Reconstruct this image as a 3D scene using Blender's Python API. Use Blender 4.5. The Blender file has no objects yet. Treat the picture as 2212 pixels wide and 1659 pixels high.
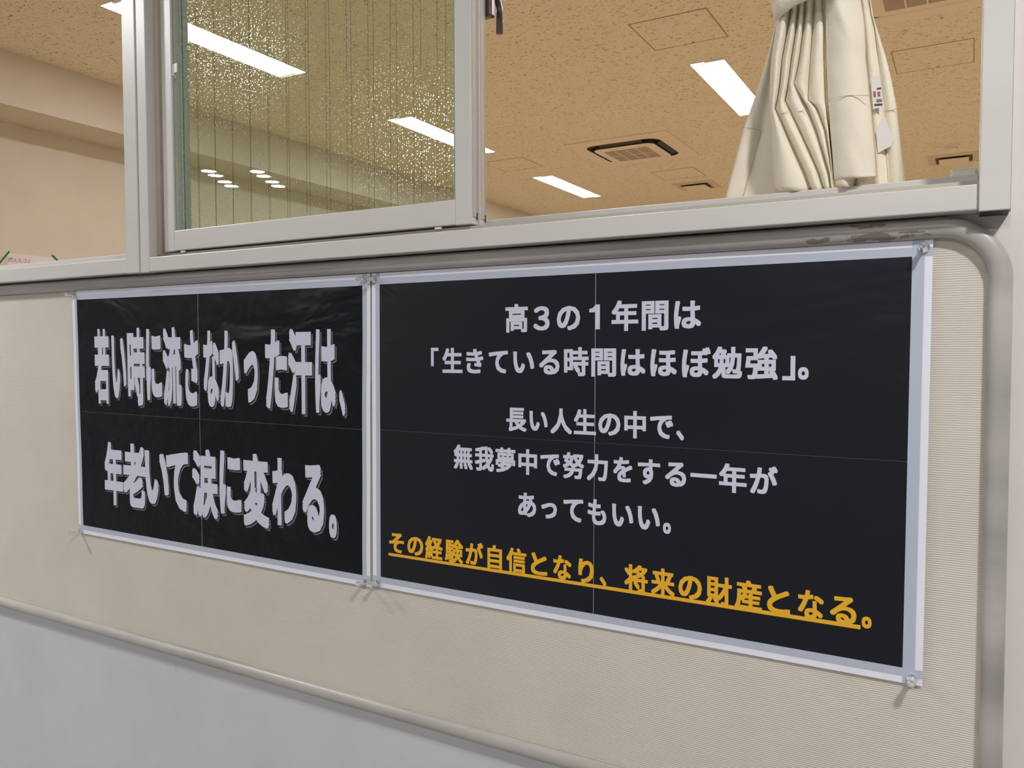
import bpy, bmesh, math, random
from mathutils import Vector, Matrix, noise
random.seed(7)
sc = bpy.context.scene
col = sc.collection

# ------------------------------------------------------------------ camera
FW, FH = 2212.0, 1659.0
FOC, YAW, PITCH, ROLL = 1732.28, 0.51852, -0.03969, -0.00194
CAM = Vector((0.83609, -1.06507, 1.5))
_f = Vector((-math.sin(YAW)*math.cos(PITCH), math.cos(YAW)*math.cos(PITCH), math.sin(PITCH)))
_r = Vector((math.cos(YAW), math.sin(YAW), 0.0))
_u = _r.cross(_f)
C_R = math.cos(ROLL)*_r + math.sin(ROLL)*_u
C_U = -math.sin(ROLL)*_r + math.cos(ROLL)*_u
camd = bpy.data.cameras.new('camera')
cam = bpy.data.objects.new('camera', camd)
col.objects.link(cam)
camd.sensor_fit = 'HORIZONTAL'
camd.sensor_width = 36.0
camd.lens = FOC / FW * 36.0
camd.clip_start = 0.01
m3 = Matrix((C_R, C_U, -_f)).transposed()
cam.matrix_world = Matrix.Translation(CAM) @ m3.to_4x4()
sc.camera = cam

# ------------------------------------------------------------------ world, exposure
world = bpy.data.worlds.new('world')
world.use_nodes = True
world.node_tree.nodes['Background'].inputs[0].default_value = (0.5, 0.5, 0.5, 1)
world.node_tree.nodes['Background'].inputs[1].default_value = 0.0
sc.world = world
sc.view_settings.view_transform = 'Standard'
sc.view_settings.look = 'None'
sc.view_settings.exposure = 0.0
sc.view_settings.gamma = 1.0
sc.view_settings.use_curve_mapping = False
sc.cycles.max_bounces = 6
sc.cycles.diffuse_bounces = 4
sc.cycles.glossy_bounces = 3
ROOM_LAMP = 21.8        # radiance of the classroom ceiling lamps
HALL_LAMP = 690.0       # radiance of the corridor downlights
ROOM_LAMP_COL = (1.0, 0.95, 0.97)
HALL_LAMP_COL = (1.0, 0.975, 0.97)

# pixel -> point on a plane of the place
def ray(px, py):
    return _f + C_R*((px-FW/2)/FOC) + C_U*((FH/2-py)/FOC)
def onY(px, py, Y):
    d = ray(px, py); return CAM + d*((Y-CAM.y)/d.y)
def onZ(px, py, Z):
    d = ray(px, py); return CAM + d*((Z-CAM.z)/d.z)
def onX(px, py, X):
    d = ray(px, py); return CAM + d*((X-CAM.x)/d.x)

# ------------------------------------------------------------------ materials
def new_mat(name):
    m = bpy.data.materials.new(name); m.use_nodes = True
    nt = m.node_tree
    b = nt.nodes['Principled BSDF']
    return m, nt, b
def N(nt, t, **kw):
    n = nt.nodes.new(t)
    for k, v in kw.items():
        setattr(n, k, v)
    return n
def L(nt, a, b): nt.links.new(a, b)
def coords(nt, scale=(1, 1, 1), rot=(0, 0, 0), kind='Object'):
    tc = N(nt, 'ShaderNodeTexCoord'); mp = N(nt, 'ShaderNodeMapping')
    mp.inputs['Scale'].default_value = scale
    mp.inputs['Rotation'].default_value = rot
    L(nt, tc.outputs[kind], mp.inputs[0])
    return mp.outputs[0]
def noise_tex(nt, vec, scale, detail=4, rough=0.55, dist=0.0):
    n = N(nt, 'ShaderNodeTexNoise')
    n.inputs['Scale'].default_value = scale
    n.inputs['Detail'].default_value = detail
    n.inputs['Roughness'].default_value = rough
    n.inputs['Distortion'].default_value = dist
    L(nt, vec, n.inputs['Vector'])
    return n.outputs['Fac']
def ramp(nt, fac, stops):
    r = N(nt, 'ShaderNodeValToRGB')
    els = r.color_ramp.elements
    while len(els) < len(stops): els.new(0.5)
    for e, (p, c) in zip(els, stops):
        e.position = p
        e.color = (c[0], c[1], c[2], 1) if not isinstance(c, (int, float)) else (c, c, c, 1)
    L(nt, fac, r.inputs[0])
    return r.outputs[0]
def mixc(nt, fac, a, b):
    m = N(nt, 'ShaderNodeMix', data_type='RGBA')
    if isinstance(fac, (int, float)): m.inputs[0].default_value = fac
    else: L(nt, fac, m.inputs[0])
    for i, v in ((6, a), (7, b)):
        if isinstance(v, tuple): m.inputs[i].default_value = (v[0], v[1], v[2], 1)
        else: L(nt, v, m.inputs[i])
    return m.outputs[2]
def math_n(nt, op, a, b=None, clamp=False):
    m = N(nt, 'ShaderNodeMath', operation=op); m.use_clamp = clamp
    for i, v in ((0, a), (1, b)):
        if v is None: continue
        if isinstance(v, (int, float)): m.inputs[i].default_value = v
        else: L(nt, v, m.inputs[i])
    return m.outputs[0]
def bump(nt, b, h, strength=0.3, dist=0.001):
    n = N(nt, 'ShaderNodeBump')
    n.inputs['Strength'].default_value = strength
    n.inputs['Distance'].default_value = dist
    L(nt, h, n.inputs['Height']); L(nt, n.outputs[0], b.inputs['Normal'])
def plain(name, c, rough=0.5, metal=0.0, var=0.0, vscale=8, spec=0.5):
    m, nt, b = new_mat(name)
    b.inputs['Roughness'].default_value = rough
    b.inputs['Metallic'].default_value = metal
    b.inputs['Specular IOR Level'].default_value = spec
    if var > 0:
        f = noise_tex(nt, coords(nt), vscale, 5)
        lo = tuple(max(0, x*(1-var)) for x in c); hi = tuple(min(1, x*(1+var)) for x in c)
        L(nt, ramp(nt, f, [(0.3, lo), (0.7, hi)]), b.inputs['Base Color'])
    else:
        b.inputs['Base Color'].default_value = (*c, 1)
    return m
def emit(name, c, s):
    m, nt, b = new_mat(name)
    b.inputs['Base Color'].default_value = (0.9, 0.9, 0.9, 1)
    b.inputs['Emission Color'].default_value = (*c, 1)
    b.inputs['Emission Strength'].default_value = s
    return m
M = {}
# rock wool ceiling board with short fissures
def ceiling_mat():
    m, nt, b = new_mat('rockwool_ceiling')
    b.inputs['Roughness'].default_value = 0.95
    b.inputs['Specular IOR Level'].default_value = 0.1
    v1 = coords(nt, (36, 85, 1), (0, 0, 0.25))
    v2 = coords(nt, (55, 80, 1), (0, 0, -0.75))
    a = noise_tex(nt, v1, 1.0, 2, 0.5, 0.9)
    c = noise_tex(nt, v2, 1.0, 2, 0.5, 0.9)
    f1 = ramp(nt, a, [(0.325, 1.0), (0.365, 0.0)])
    f2 = ramp(nt, c, [(0.32, 1.0), (0.36, 0.0)])
    f = math_n(nt, 'MAXIMUM', f1, f2)
    base = (0.86, 0.775, 0.62)
    cc = mixc(nt, f, base, (0.42, 0.335, 0.21))
    L(nt, cc, b.inputs['Base Color'])
    inv = math_n(nt, 'SUBTRACT', 1.0, f)
    bump(nt, b, inv, 0.5, 0.002)
    return m
M['ceiling'] = ceiling_mat()
M['room_wall'] = plain('room_wall_paint', (0.68, 0.625, 0.53), 0.8, 0, 0.03, 3, 0.2)
M['room_floor'] = plain('room_wood_floor', (0.60, 0.475, 0.29), 0.6, 0, 0.12, 4, 0.2)
M['hall_wall'] = plain('corridor_wall_paint', (0.50, 0.50, 0.51), 0.8, 0, 0.03, 3, 0.2)
M['hall_floor'] = plain('corridor_floor_vinyl', (0.36, 0.355, 0.35), 0.5, 0, 0.1, 5, 0.3)
M['front_wall'] = plain('front_wall_paint', (0.69, 0.655, 0.62), 0.55, 0, 0.025, 5, 0.35)
def steel_panel():
    m, nt, b = new_mat('painted_steel_panel')
    b.inputs['Roughness'].default_value = 0.42
    v = coords(nt)
    f = noise_tex(nt, v, 4, 6, 0.6)
    c = ramp(nt, f, [(0.3, (0.53, 0.54, 0.555)), (0.7, (0.60, 0.605, 0.605))])
    s = noise_tex(nt, coords(nt, (40, 1, 9)), 1.0, 5, 0.7)
    sm = ramp(nt, s, [(0.26, 0.55), (0.36, 0.0)])
    L(nt, mixc(nt, sm, c, (0.36, 0.37, 0.38)), b.inputs['Base Color'])
    return m
M['steel_panel'] = steel_panel()
# ribbed fabric of the notice board
def cloth_board():
    m, nt, b = new_mat('ribbed_board_cloth')
    b.inputs['Roughness'].default_value = 0.9
    b.inputs['Specular IOR Level'].default_value = 0.15
    v = coords(nt)
    d = noise_tex(nt, coords(nt, (150, 1, 60)), 1.0, 3)
    sx = N(nt, 'ShaderNodeSeparateXYZ'); L(nt, v, sx.inputs[0])
    z = math_n(nt, 'MULTIPLY', sx.outputs[2], 2*math.pi/0.0027)
    z = math_n(nt, 'ADD', z, math_n(nt, 'MULTIPLY', d, 4.2))
    w = math_n(nt, 'MULTIPLY_ADD', math_n(nt, 'SINE', z), 0.5)
    w.node.inputs[2].default_value = 0.5
    knot = noise_tex(nt, coords(nt, (320, 1, 560)), 1.0, 2)
    h = math_n(nt, 'ADD', math_n(nt, 'MULTIPLY', w, 0.75), math_n(nt, 'MULTIPLY', knot, 0.6))
    big = noise_tex(nt, v, 5, 4)
    base = ramp(nt, big, [(0.3, (0.63, 0.585, 0.51)), (0.7, (0.69, 0.645, 0.565))])
    cc = mixc(nt, math_n(nt, 'MULTIPLY', math_n(nt, 'SUBTRACT', 1.0, w), 0.17), base, (0.33, 0.28, 0.21))
    L(nt, cc, b.inputs['Base Color'])
    bump(nt, b, h, 0.45, 0.0009)
    return m
M['cloth_board'] = cloth_board()
# cream painted aluminium, worn to brown in places
def aluminium(name, c, worn, wc=(0.22, 0.19, 0.15), streak=0.10, rough=0.38):
    m, nt, b = new_mat(name)
    b.inputs['Roughness'].default_value = rough
    v = coords(nt)
    f = noise_tex(nt, coords(nt, (2.5, 12, 12)), 1.0, 5)
    lo = tuple(x*(1-streak) for x in c); hi = tuple(min(1, x*(1+streak*0.5)) for x in c)
    cc = ramp(nt, f, [(0.3, lo), (0.7, hi)])
    for (cx, cz, rx, rz, th) in worn:
        sx = N(nt, 'ShaderNodeSeparateXYZ'); L(nt, v, sx.inputs[0])
        dx = math_n(nt, 'POWER', math_n(nt, 'DIVIDE', math_n(nt, 'SUBTRACT', sx.outputs[0], cx), rx), 2.0)
        dz = math_n(nt, 'POWER', math_n(nt, 'DIVIDE', math_n(nt, 'SUBTRACT', sx.outputs[2], cz), rz), 2.0)
        near = math_n(nt, 'SUBTRACT', 1.0, math_n(nt, 'ADD', dx, dz), True)
        n = noise_tex(nt, coords(nt, (60, 60, 170)), 1.0, 4, 0.6)
        k = math_n(nt, 'ADD', math_n(nt, 'MULTIPLY', near, 0.22), n)
        mask = math_n(nt, 'MULTIPLY', ramp(nt, k, [(th, 0.0), (th+0.015, 1.0)]), math_n(nt, 'GREATER_THAN', near, 0.001))
        cc = mixc(nt, mask, cc, wc)
    L(nt, cc, b.inputs['Base Color'])
    return m
M['frame'] = aluminium('cream_aluminium', (0.625, 0.605, 0.565), [(0.728, 1.660, 0.022, 0.005, 0.60), (0.752, 1.659, 0.014, 0.003, 0.62), (0.827, 1.672, 0.007, 0.013, 0.66)], streak=0.05)
M['sash'] = aluminium('sash_aluminium', (0.635, 0.615, 0.575), [], streak=0.04)
M['sash_side'] = aluminium('sash_side_aluminium', (0.50, 0.46, 0.40), [], streak=0.06)
M['tube'] = aluminium('board_edge_tube', (0.43, 0.41, 0.375),
                      [(0.735, 1.636, 0.035, 0.006, 0.60), (0.775, 1.637, 0.022, 0.005, 0.60), (0.725, 1.650, 0.024, 0.004, 0.62), (0.672, 1.636, 0.018, 0.005, 0.60)], wc=(0.22, 0.185, 0.14), streak=0.30, rough=0.36)
M['dark'] = plain('dark_slot_and_shade', (0.025, 0.022, 0.02), 0.6)
M['gasket'] = plain('grey_gasket', (0.34, 0.36, 0.32), 0.5)
M['metal'] = plain('dark_nickel', (0.16, 0.14, 0.15), 0.25, 1.0)
M['zinc'] = plain('zinc_clip', (0.36, 0.37, 0.34), 0.45, 0.4)
M['stopper'] = plain('pale_green_plastic', (0.68, 0.69, 0.58), 0.3)
# printed paper
def print_mat(name, c, rough, bstr, spec=0.5):
    m, nt, b = new_mat(name)
    b.inputs['Base Color'].default_value = (*c, 1)
    b.inputs['Roughness'].default_value = rough
    b.inputs['Specular IOR Level'].default_value = spec
    v = coords(nt, (5, 1, 9), (0, 0.6, 0))
    n1 = noise_tex(nt, v, 1.0, 3, 0.5, 0.6)
    n2 = noise_tex(nt, coords(nt, (26, 1, 14), (0, 0.5, 0)), 1.0, 3, 0.5)
    h = math_n(nt, 'ADD', n1, math_n(nt, 'MULTIPLY', n2, 0.16))
    bump(nt, b, h, bstr, 0.02)
    return m
M['ink'] = print_mat('black_print', (0.0062, 0.0066, 0.0085), 0.34, 0.5, 0.16)
M['ink_flat'] = print_mat('black_print_smooth', (0.0080, 0.0092, 0.0140), 0.40, 0.16, 0.28)
M['paper'] = print_mat('white_paper', (0.80, 0.80, 0.88), 0.6, 0.05, 0.3)
M['letter'] = print_mat('pale_letter', (0.61, 0.625, 0.735), 0.5, 0.05, 0.3)
M['letter_shadow'] = print_mat('grey_letter_shadow', (0.20, 0.21, 0.24), 0.5, 0.05, 0.3)
M['letter_edge'] = print_mat('dark_letter_edge', (0.012, 0.012, 0.016), 0.5, 0.05, 0.3)
M['gold'] = print_mat('gold_letter', (0.80, 0.425, 0.026), 0.5, 0.05, 0.3)
M['tape'] = print_mat('matt_tape', (0.46, 0.50, 0.59), 0.45, 0.05, 0.4)
M['crease'] = plain('paper_crease', (0.40, 0.40, 0.42), 0.6)
M['crease_dim'] = plain('worn_fold', (0.06, 0.06, 0.065), 0.5)
# cream twill curtain
def twill():
    m, nt, b = new_mat('cream_twill')
    b.inputs['Roughness'].default_value = 0.85
    b.inputs['Specular IOR Level'].default_value = 0.2
    b.inputs['Base Color'].default_value = (0.86, 0.80, 0.655, 1)
    sx = N(nt, 'ShaderNodeSeparateXYZ'); L(nt, coords(nt), sx.inputs[0])
    t = math_n(nt, 'ADD', math_n(nt, 'MULTIPLY', sx.outputs[0], 1.0), math_n(nt, 'MULTIPLY', sx.outputs[2], 1.5))
    w = math_n(nt, 'SINE', math_n(nt, 'MULTIPLY', t, 2*math.pi/0.0032))
    bump(nt, b, w, 0.22, 0.0004)
    return m
M['twill'] = twill()
M['thread'] = plain('seam_thread', (0.64, 0.585, 0.45), 0.8)
M['tag'] = plain('white_fabric_tag', (0.80, 0.78, 0.76), 0.6)
M['tag_ink'] = plain('tag_black_ink', (0.06, 0.06, 0.06), 0.6)
M['tag_red'] = plain('tag_red_ink', (0.55, 0.08, 0.08), 0.6)
M['lamp_room'] = emit('classroom_lamp_glow', ROOM_LAMP_COL, ROOM_LAMP)
M['lamp_hall'] = emit('downlight_glow', HALL_LAMP_COL, HALL_LAMP)
M['lamp_frame'] = plain('lamp_white_trim', (0.80, 0.75, 0.70), 0.5)
M['ac'] = plain('cassette_cream_plastic', (0.86, 0.75, 0.63), 0.5)
M['vent'] = plain('vent_darker_tan', (0.66, 0.55, 0.40), 0.5)  # frame tinted darker than the cream plate
M['ac_grille'] = plain('cassette_grille', (0.42, 0.34, 0.28), 0.6)
M['slot'] = plain('outlet_shade', (0.035, 0.03, 0.028), 0.5)  # near-black paints in the shade deep inside outlets and vents
M['hatch_edge'] = plain('hatch_edge_metal', (0.36, 0.30, 0.20), 0.5, 0.0)
M['pink'] = plain('pale_pink_paper', (0.80, 0.73, 0.76), 0.7)
M['green_tape'] = plain('green_tape', (0.02, 0.12, 0.06), 0.5)
M['sign_ink'] = plain('sign_ink', (0.12, 0.10, 0.10), 0.6)
def glass_mat(name, specks):
    m = bpy.data.materials.new(name); m.use_nodes = True
    nt = m.node_tree; nt.nodes.clear()
    out = N(nt, 'ShaderNodeOutputMaterial')
    tr = N(nt, 'ShaderNodeBsdfTransparent'); tr.inputs[0].default_value = (0.925, 0.968, 0.942, 1)
    gl = N(nt, 'ShaderNodeBsdfGlossy'); gl.inputs['Roughness'].default_value = 0.0
    gl.inputs['Color'].default_value = (0.9, 1.0, 0.95, 1)
    fr = N(nt, 'ShaderNodeFresnel'); fr.inputs[0].default_value = 1.35
    ge = N(nt, 'ShaderNodeNewGeometry')
    fac = math_n(nt, 'MULTIPLY', fr.outputs[0], math_n(nt, 'SUBTRACT', 1.0, ge.outputs['Backfacing']))
    mx = N(nt, 'ShaderNodeMixShader'); L(nt, fac, mx.inputs[0])
    L(nt, tr.outputs[0], mx.inputs[1]); L(nt, gl.outputs[0], mx.inputs[2])
    last = mx.outputs[0]
    if specks:
        rf = N(nt, 'ShaderNodeBsdfRefraction'); rf.inputs['Roughness'].default_value = 1.0
        rf.inputs['IOR'].default_value = 1.07
        masks = []
        for sc_, r_, dens in ((230, 0.18, 0.60), (110, 0.12, 0.60)):
            v = coords(nt, rot=(math.radians(-90), 0, 0))
            vo = N(nt, 'ShaderNodeTexVoronoi', feature='F1', voronoi_dimensions='2D'); vo.inputs['Scale'].default_value = sc_
            L(nt, v, vo.inputs['Vector'])
            d = math_n(nt, 'LESS_THAN', vo.outputs['Distance'], r_)
            sp = N(nt, 'ShaderNodeSeparateColor'); L(nt, vo.outputs['Color'], sp.inputs[0])
            k = math_n(nt, 'GREATER_THAN', sp.outputs[0], dens)
            masks.append(math_n(nt, 'MULTIPLY', d, k))
        mk = math_n(nt, 'MAXIMUM', masks[0], masks[1])
        # fewer splashes lower down the pane
        big = noise_tex(nt, coords(nt), 6, 3)
        mk = math_n(nt, 'MULTIPLY', mk, ramp(nt, big, [(0.35, 0.3), (0.55, 1.0)]))
        m2 = N(nt, 'ShaderNodeMixShader'); L(nt, mk, m2.inputs[0])
        L(nt, last, m2.inputs[1]); L(nt, rf.outputs[0], m2.inputs[2])
        last = m2.outputs[0]
    L(nt, last, out.inputs[0])
    return m
M['glass_dirty'] = glass_mat('splashed_glass', True)
M['glass_clean'] = glass_mat('clear_glass', False)
def acrylic():
    m, nt, b = new_mat('clear_acrylic')
    b.inputs['Base Color'].default_value = (0.95, 0.97, 0.98, 1)
    b.inputs['Roughness'].default_value = 0.03
    b.inputs['IOR'].default_value = 1.45
    b.inputs['Transmission Weight'].default_value = 0.85
    return m
M['acrylic'] = acrylic()
M['wire'] = plain('glass_wire', (0.07, 0.06, 0.04), 0.5)

# ------------------------------------------------------------------ builders
def mk(name, verts, faces, mat, parent=None, origin=None, smooth=False, mats=None, fm=None):
    """one mesh object; verts in world space, stored relative to its origin"""
    if origin is None:
        origin = Vector((0, 0, 0))
    origin = Vector(origin)
    base = Vector((0, 0, 0))
    me = bpy.data.meshes.new(name)
    me.from_pydata([tuple(Vector(v)-origin) for v in verts], [], faces)
    if mats:
        for k in mats: me.materials.append(M[k])
        if fm:
            for p, i in zip(me.polygons, fm): p.material_index = i
    else:
        me.materials.append(M[mat])
    if smooth:
        for p in me.polygons: p.use_smooth = True
    me.update()
    o = bpy.data.objects.new(name, me)
    col.objects.link(o)
    o.location = origin
    if parent:
        o.parent = parent
        q, off = parent, Vector((0, 0, 0))
        while q:
            off += q.location; q = q.parent
        o.location = origin - off
    return o
class MB:
    def __init__(s): s.v = []; s.f = []
    def box(s, x0, x1, y0, y1, z0, z1):
        b = len(s.v)
        s.v += [(x, y, z) for z in (z0, z1) for y in (y0, y1) for x in (x0, x1)]
        s.f += [tuple(b+i for i in q) for q in ((0, 2, 3, 1), (4, 5, 7, 6), (0, 1, 5, 4), (2, 6, 7, 3), (0, 4, 6, 2), (1, 3, 7, 5))]
        return s
    def lathe(s, prof, c, axis='z', n=24, cap=True):
        b = len(s.v)
        for r, h in prof:
            for k in range(n):
                a = 2*math.pi*k/n; u, w = r*math.cos(a), r*math.sin(a)
                s.v.append((c[0]+u, c[1]+w, c[2]+h) if axis == 'z' else (c[0]+u, c[1]+h, c[2]+w))
        for i in range(len(prof)-1):
            for k in range(n):
                k2 = (k+1) % n
                q = (b+i*n+k, b+i*n+k2, b+(i+1)*n+k2, b+(i+1)*n+k)
                s.f.append(q if axis == 'z' else q[::-1])
        if cap:
            q0 = tuple(b+k for k in range(n)); q1 = tuple(b+(len(prof)-1)*n+k for k in range(n))
            s.f += [q0[::-1], q1] if axis == 'z' else [q0, q1[::-1]]
        return s
    def sweep(s, path, r, n=12, closed=False, cap=True, ry=None):
        ry = ry or r
        b = len(s.v); m = len(path); path = [Vector(p) for p in path]
        for i, p in enumerate(path):
            a = path[(i-1) % m] if closed or i > 0 else p
            c = path[(i+1) % m] if closed or i < m-1 else p
            t = (c-a).normalized()
            side = t.cross(Vector((0, 1, 0)))
            if side.length < 1e-4: side = t.cross(Vector((1, 0, 0)))
            side.normalize(); up = side.cross(t)
            for k in range(n):
                g = 2*math.pi*k/n
                s.v.append(tuple(p+side*(r*math.cos(g))+up*(ry*math.sin(g))))
        for i in range(m if closed else m-1):
            for k in range(n):
                k2 = (k+1) % n; j = (i+1) % m
                s.f.append((b+i*n+k, b+i*n+k2, b+j*n+k2, b+j*n+k))
        if cap and not closed:
            s.f += [tuple(b+k for k in range(n))[::-1], tuple(b+(m-1)*n+k for k in range(n))]
        return s
    def prism(s, pts, d):
        """closed outline of 3D points pushed by vector d"""
        b = len(s.v); n = len(pts); d = Vector(d)
        s.v += [tuple(p) for p in pts] + [tuple(Vector(p)+d) for p in pts]
        s.f += [tuple(range(b, b+n)), tuple(range(b+2*n-1, b+n-1, -1))]
        for k in range(n):
            k2 = (k+1) % n
            s.f.append((b+k2, b+k, b+n+k, b+n+k2))
        return s
    def obj(s, name, mat, parent=None, origin=None, smooth=False, bevel=0.0, seg=2):
        o = mk(name, s.v, s.f, mat, parent, origin, smooth)
        if bevel:
            md = o.modifiers.new('bevel', 'BEVEL'); md.width = bevel; md.segments = seg
            md.limit_method = 'ANGLE'; md.angle_limit = 0.6
        return o
def fix_normals(o):
    bm = bmesh.new(); bm.from_mesh(o.data); bmesh.ops.recalc_face_normals(bm, faces=bm.faces); bm.to_mesh(o.data); bm.free()
def thing(name, loc, label=None, cat=None, group=None, kind=None):
    o = bpy.data.objects.new(name, None); col.objects.link(o); o.location = loc
    o.empty_display_size = 0.05
    tag(o, label, cat, group, kind)
    return o
def tag(o, label=None, cat=None, group=None, kind=None):
    if label: o['label'] = label
    if cat: o['category'] = cat
    if group: o['group'] = group
    if kind: o['kind'] = kind
    return o
def struct(o, label=None):
    o['kind'] = 'structure'
    if label: o['label'] = label
    return o
def copy_tree(o, parent=None):
    c = o.copy(); col.objects.link(c); c.parent = parent
    for ch in list(o.children): copy_tree(ch, c)
    return c

# ------------------------------------------------------------------ the two rooms
ZC = 3.35          # classroom ceiling
ZH = 3.0           # corridor ceiling
WX0, WX1 = -4.71, 5.6
WY1 = 12.5
SILL = 1.657
struct(MB().box(WX0-0.1, WX1+0.1, 0.10, WY1+0.1, -0.1, 0.0).obj('floor', 'room_floor'), 'tan wooden classroom floor')
struct(MB().box(WX0-0.1, WX1+0.1, 0.10, WY1+0.1, ZC, ZC+0.1).obj('ceiling', 'ceiling'), 'tan rock wool classroom ceiling with short fissures')
struct(MB().box(WX0-0.1, WX0, 0.10, WY1, 0, ZC).obj('wall_left', 'room_wall'), 'pinkish beige classroom side wall')
struct(MB().box(WX1, WX1+0.1, 0.10, WY1, 0, ZC).obj('wall_right', 'room_wall'), 'beige classroom wall')
struct(MB().box(WX0-0.1, WX1+0.1, WY1, WY1+0.1, 0, ZC).obj('wall_far', 'room_wall'), 'beige classroom end wall')
struct(MB().box(WX0, -4.31, 0.10, WY1, 3.021, ZC).obj('trim_1', 'room_wall'), 'boxed beam along the top of the classroom side wall')
# corridor
HX0, HX1, HY0 = -7.5, 5.6, -6.5
struct(MB().box(HX0, HX1, HY0, 0.1, -0.1, 0).obj('floor_corridor', 'hall_floor'), 'grey corridor floor')
struct(MB().box(HX0, HX1, HY0, 0.0, ZH, ZH+0.1).obj('ceiling_corridor', 'hall_wall'), 'white corridor ceiling')
struct(MB().box(HX0, HX1, HY0-0.1, HY0, 0, ZH).obj('wall_back', 'hall_wall'), 'white corridor wall opposite the notice board')
struct(MB().box(HX0-0.1, HX0, HY0, 0.1, 0, ZH).obj('wall_corridor_left', 'hall_wall'), 'white wall at one end of the corridor')
struct(MB().box(HX1, HX1+0.1, HY0, 0.1, 0, ZH).obj('wall_corridor_right', 'hall_wall'), 'white wall at the other end of the corridor')
# the wall between them, with its window opening
struct(MB().box(-3.4, 0.873, 0.004, 0.10, 0.888, SILL).obj('wall_front', 'front_wall'), 'cream wall behind the notice board')
struct(MB().box(-3.4, 0.873, 0.003, 0.10, 0, 0.888).obj('wall_lower', 'steel_panel'), 'scuffed pale grey painted wall below the notice board')
struct(MB().box(0.873, WX1, 0.004, 0.10, 0, ZC+0.1).obj('wall_front_right', 'front_wall'), 'cream wall beside the notice board and window')
struct(MB().box(-3.4, 0.873, 0.004, 0.10, 2.62, ZC+0.1).obj('wall_upper', 'front_wall'), 'cream wall above the windows')
struct(MB().box(HX0, -3.4, 0.004, 0.10, 0, ZC+0.1).obj('wall_front_left', 'front_wall'), 'cream wall beyond the windows')

# ------------------------------------------------------------------ corridor downlights
def downlight(x, y, r=0.085):
    t = thing('downlight', (x, y, ZH))
    MB().lathe([(r+0.02, 0), (r+0.02, -0.004), (r+0.004, -0.010), (r, -0.010), (r, 0.0)], (x, y, ZH), cap=False, n=32).obj('trim_ring', 'lamp_frame', t, (x, y, ZH), True)
    MB().lathe([(r, -0.006), (r*0.6, -0.007), (0.001, -0.0075)], (x, y, ZH), n=32).obj('lens', 'lamp_hall', t, (x, y, ZH))
    return t
DL = [(1.62, -1.22, 'round downlight in the corridor ceiling above the cream wall beside the board'),
      (-2.25, -1.0, 'round downlight in the corridor ceiling above the end of the notice board'),
      (0.7, -3.5, 'added fill downlight, unseen, in the middle of the corridor ceiling')]  # added fill lamp, evens the light on the board and softens shadows
for x, y, lb in DL:
    tag(downlight(x, y), lb, 'downlight', 'corridor downlights')
for i, (px, py) in enumerate([(451, 370), (486, 393), (556, 371), (588, 393)]):
    a = onY(px, py, -0.002); d = ray(px, py); t_ = (ZH-0.008-a.z)/d.z
    tag(downlight(a.x+d.x*t_, a.y-d.y*t_, 0.060),
        'round downlight in a square of four, mirrored in the wired glass', 'downlight', 'four mirrored corridor downlights')

# ------------------------------------------------------------------ classroom ceiling fittings
def room_lamp(x, y0, label):
    L_, W_ = 1.31, 0.225
    o = Vector((x, y0, ZC))
    t = thing('ceiling_lamp', o, label, 'ceiling lamp', 'recessed strip lamps in the classroom ceiling')
    x0, x1, y1 = x-W_/2, x+W_/2, y0+L_
    e = 0.006
    MB().box(x0, x1, y0, y0+e, ZC-0.004, ZC+0.0).box(x0, x1, y1-e, y1, ZC-0.004, ZC).box(x0, x0+e, y0+e, y1-e, ZC-0.004, ZC).box(x1-e, x1, y0+e, y1-e, ZC-0.004, ZC).obj('trim', 'lamp_frame', t, o)
    MB().box(x0+e, x1-e, y0+0.03, y1-0.03, ZC-0.003, ZC-0.001).box(x0+e, x-0.02, y0+e, y0+0.03, ZC-0.003, ZC-0.001).box(x+0.03, x1-e, y1-0.03, y1-e, ZC-0.003, ZC-0.001).obj('diffuser', 'lamp_room', t, o)
    MB().box(x-0.02, x1-e, y0+e, y0+0.03, ZC-0.0035, ZC-0.001).obj('lamp_holder', 'lamp_frame', t, o)
    return t
LXS = [-3.11, -0.655, 1.80, 4.25]
LYS = [1.62, 4.05, 6.49, 8.93]
col_lb = {-3.11: 'near the boxed beam', -0.655: 'beside the air conditioners', 1.80: 'in the third row out from the beam', 4.25: 'in the row farthest from the beam'}
row_lb = ['first from the window wall', 'second from the window wall', 'third from the window wall', 'fourth from the window wall']
for x in LXS:
    for y, rl in zip(LYS, row_lb):
        room_lamp(x, y, 'bright strip lamp %s, %s' % (col_lb[x], rl))
def hatch(x, y, label, s=0.45):
    o = Vector((x, y, ZC)); h = s/2; e = 0.005; d = 0.0025
    t = thing('ceiling_hatch', o, label, 'ceiling hatch', 'square access hatches in the classroom ceiling')
    MB().box(x-h, x+h, y-h, y-h+e, ZC-d, ZC).box(x-h, x+h, y+h-e, y+h, ZC-d, ZC).box(x-h, x-h+e, y-h+e, y+h-e, ZC-d, ZC).box(x+h-e, x+h, y-h+e, y+h-e, ZC-d, ZC).obj('edge_frame', 'hatch_edge', t, o)
    MB().box(x-h+e+0.002, x+h-e-0.002, y-h+e+0.002, y+h-e-0.002, ZC-0.002, ZC).obj('panel', 'ceiling', t, o)
    MB().lathe([(0.010, 0), (0.010, -0.002), (0.006, -0.0035)], (x+0.02, y+h-0.018, ZC-0.002), n=12).obj('lock', 'hatch_edge', t, o)
def cam_scale(x, y, k=1.423):
    return CAM.x+k*(x-CAM.x), CAM.y+k*(y-CAM.y)
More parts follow.
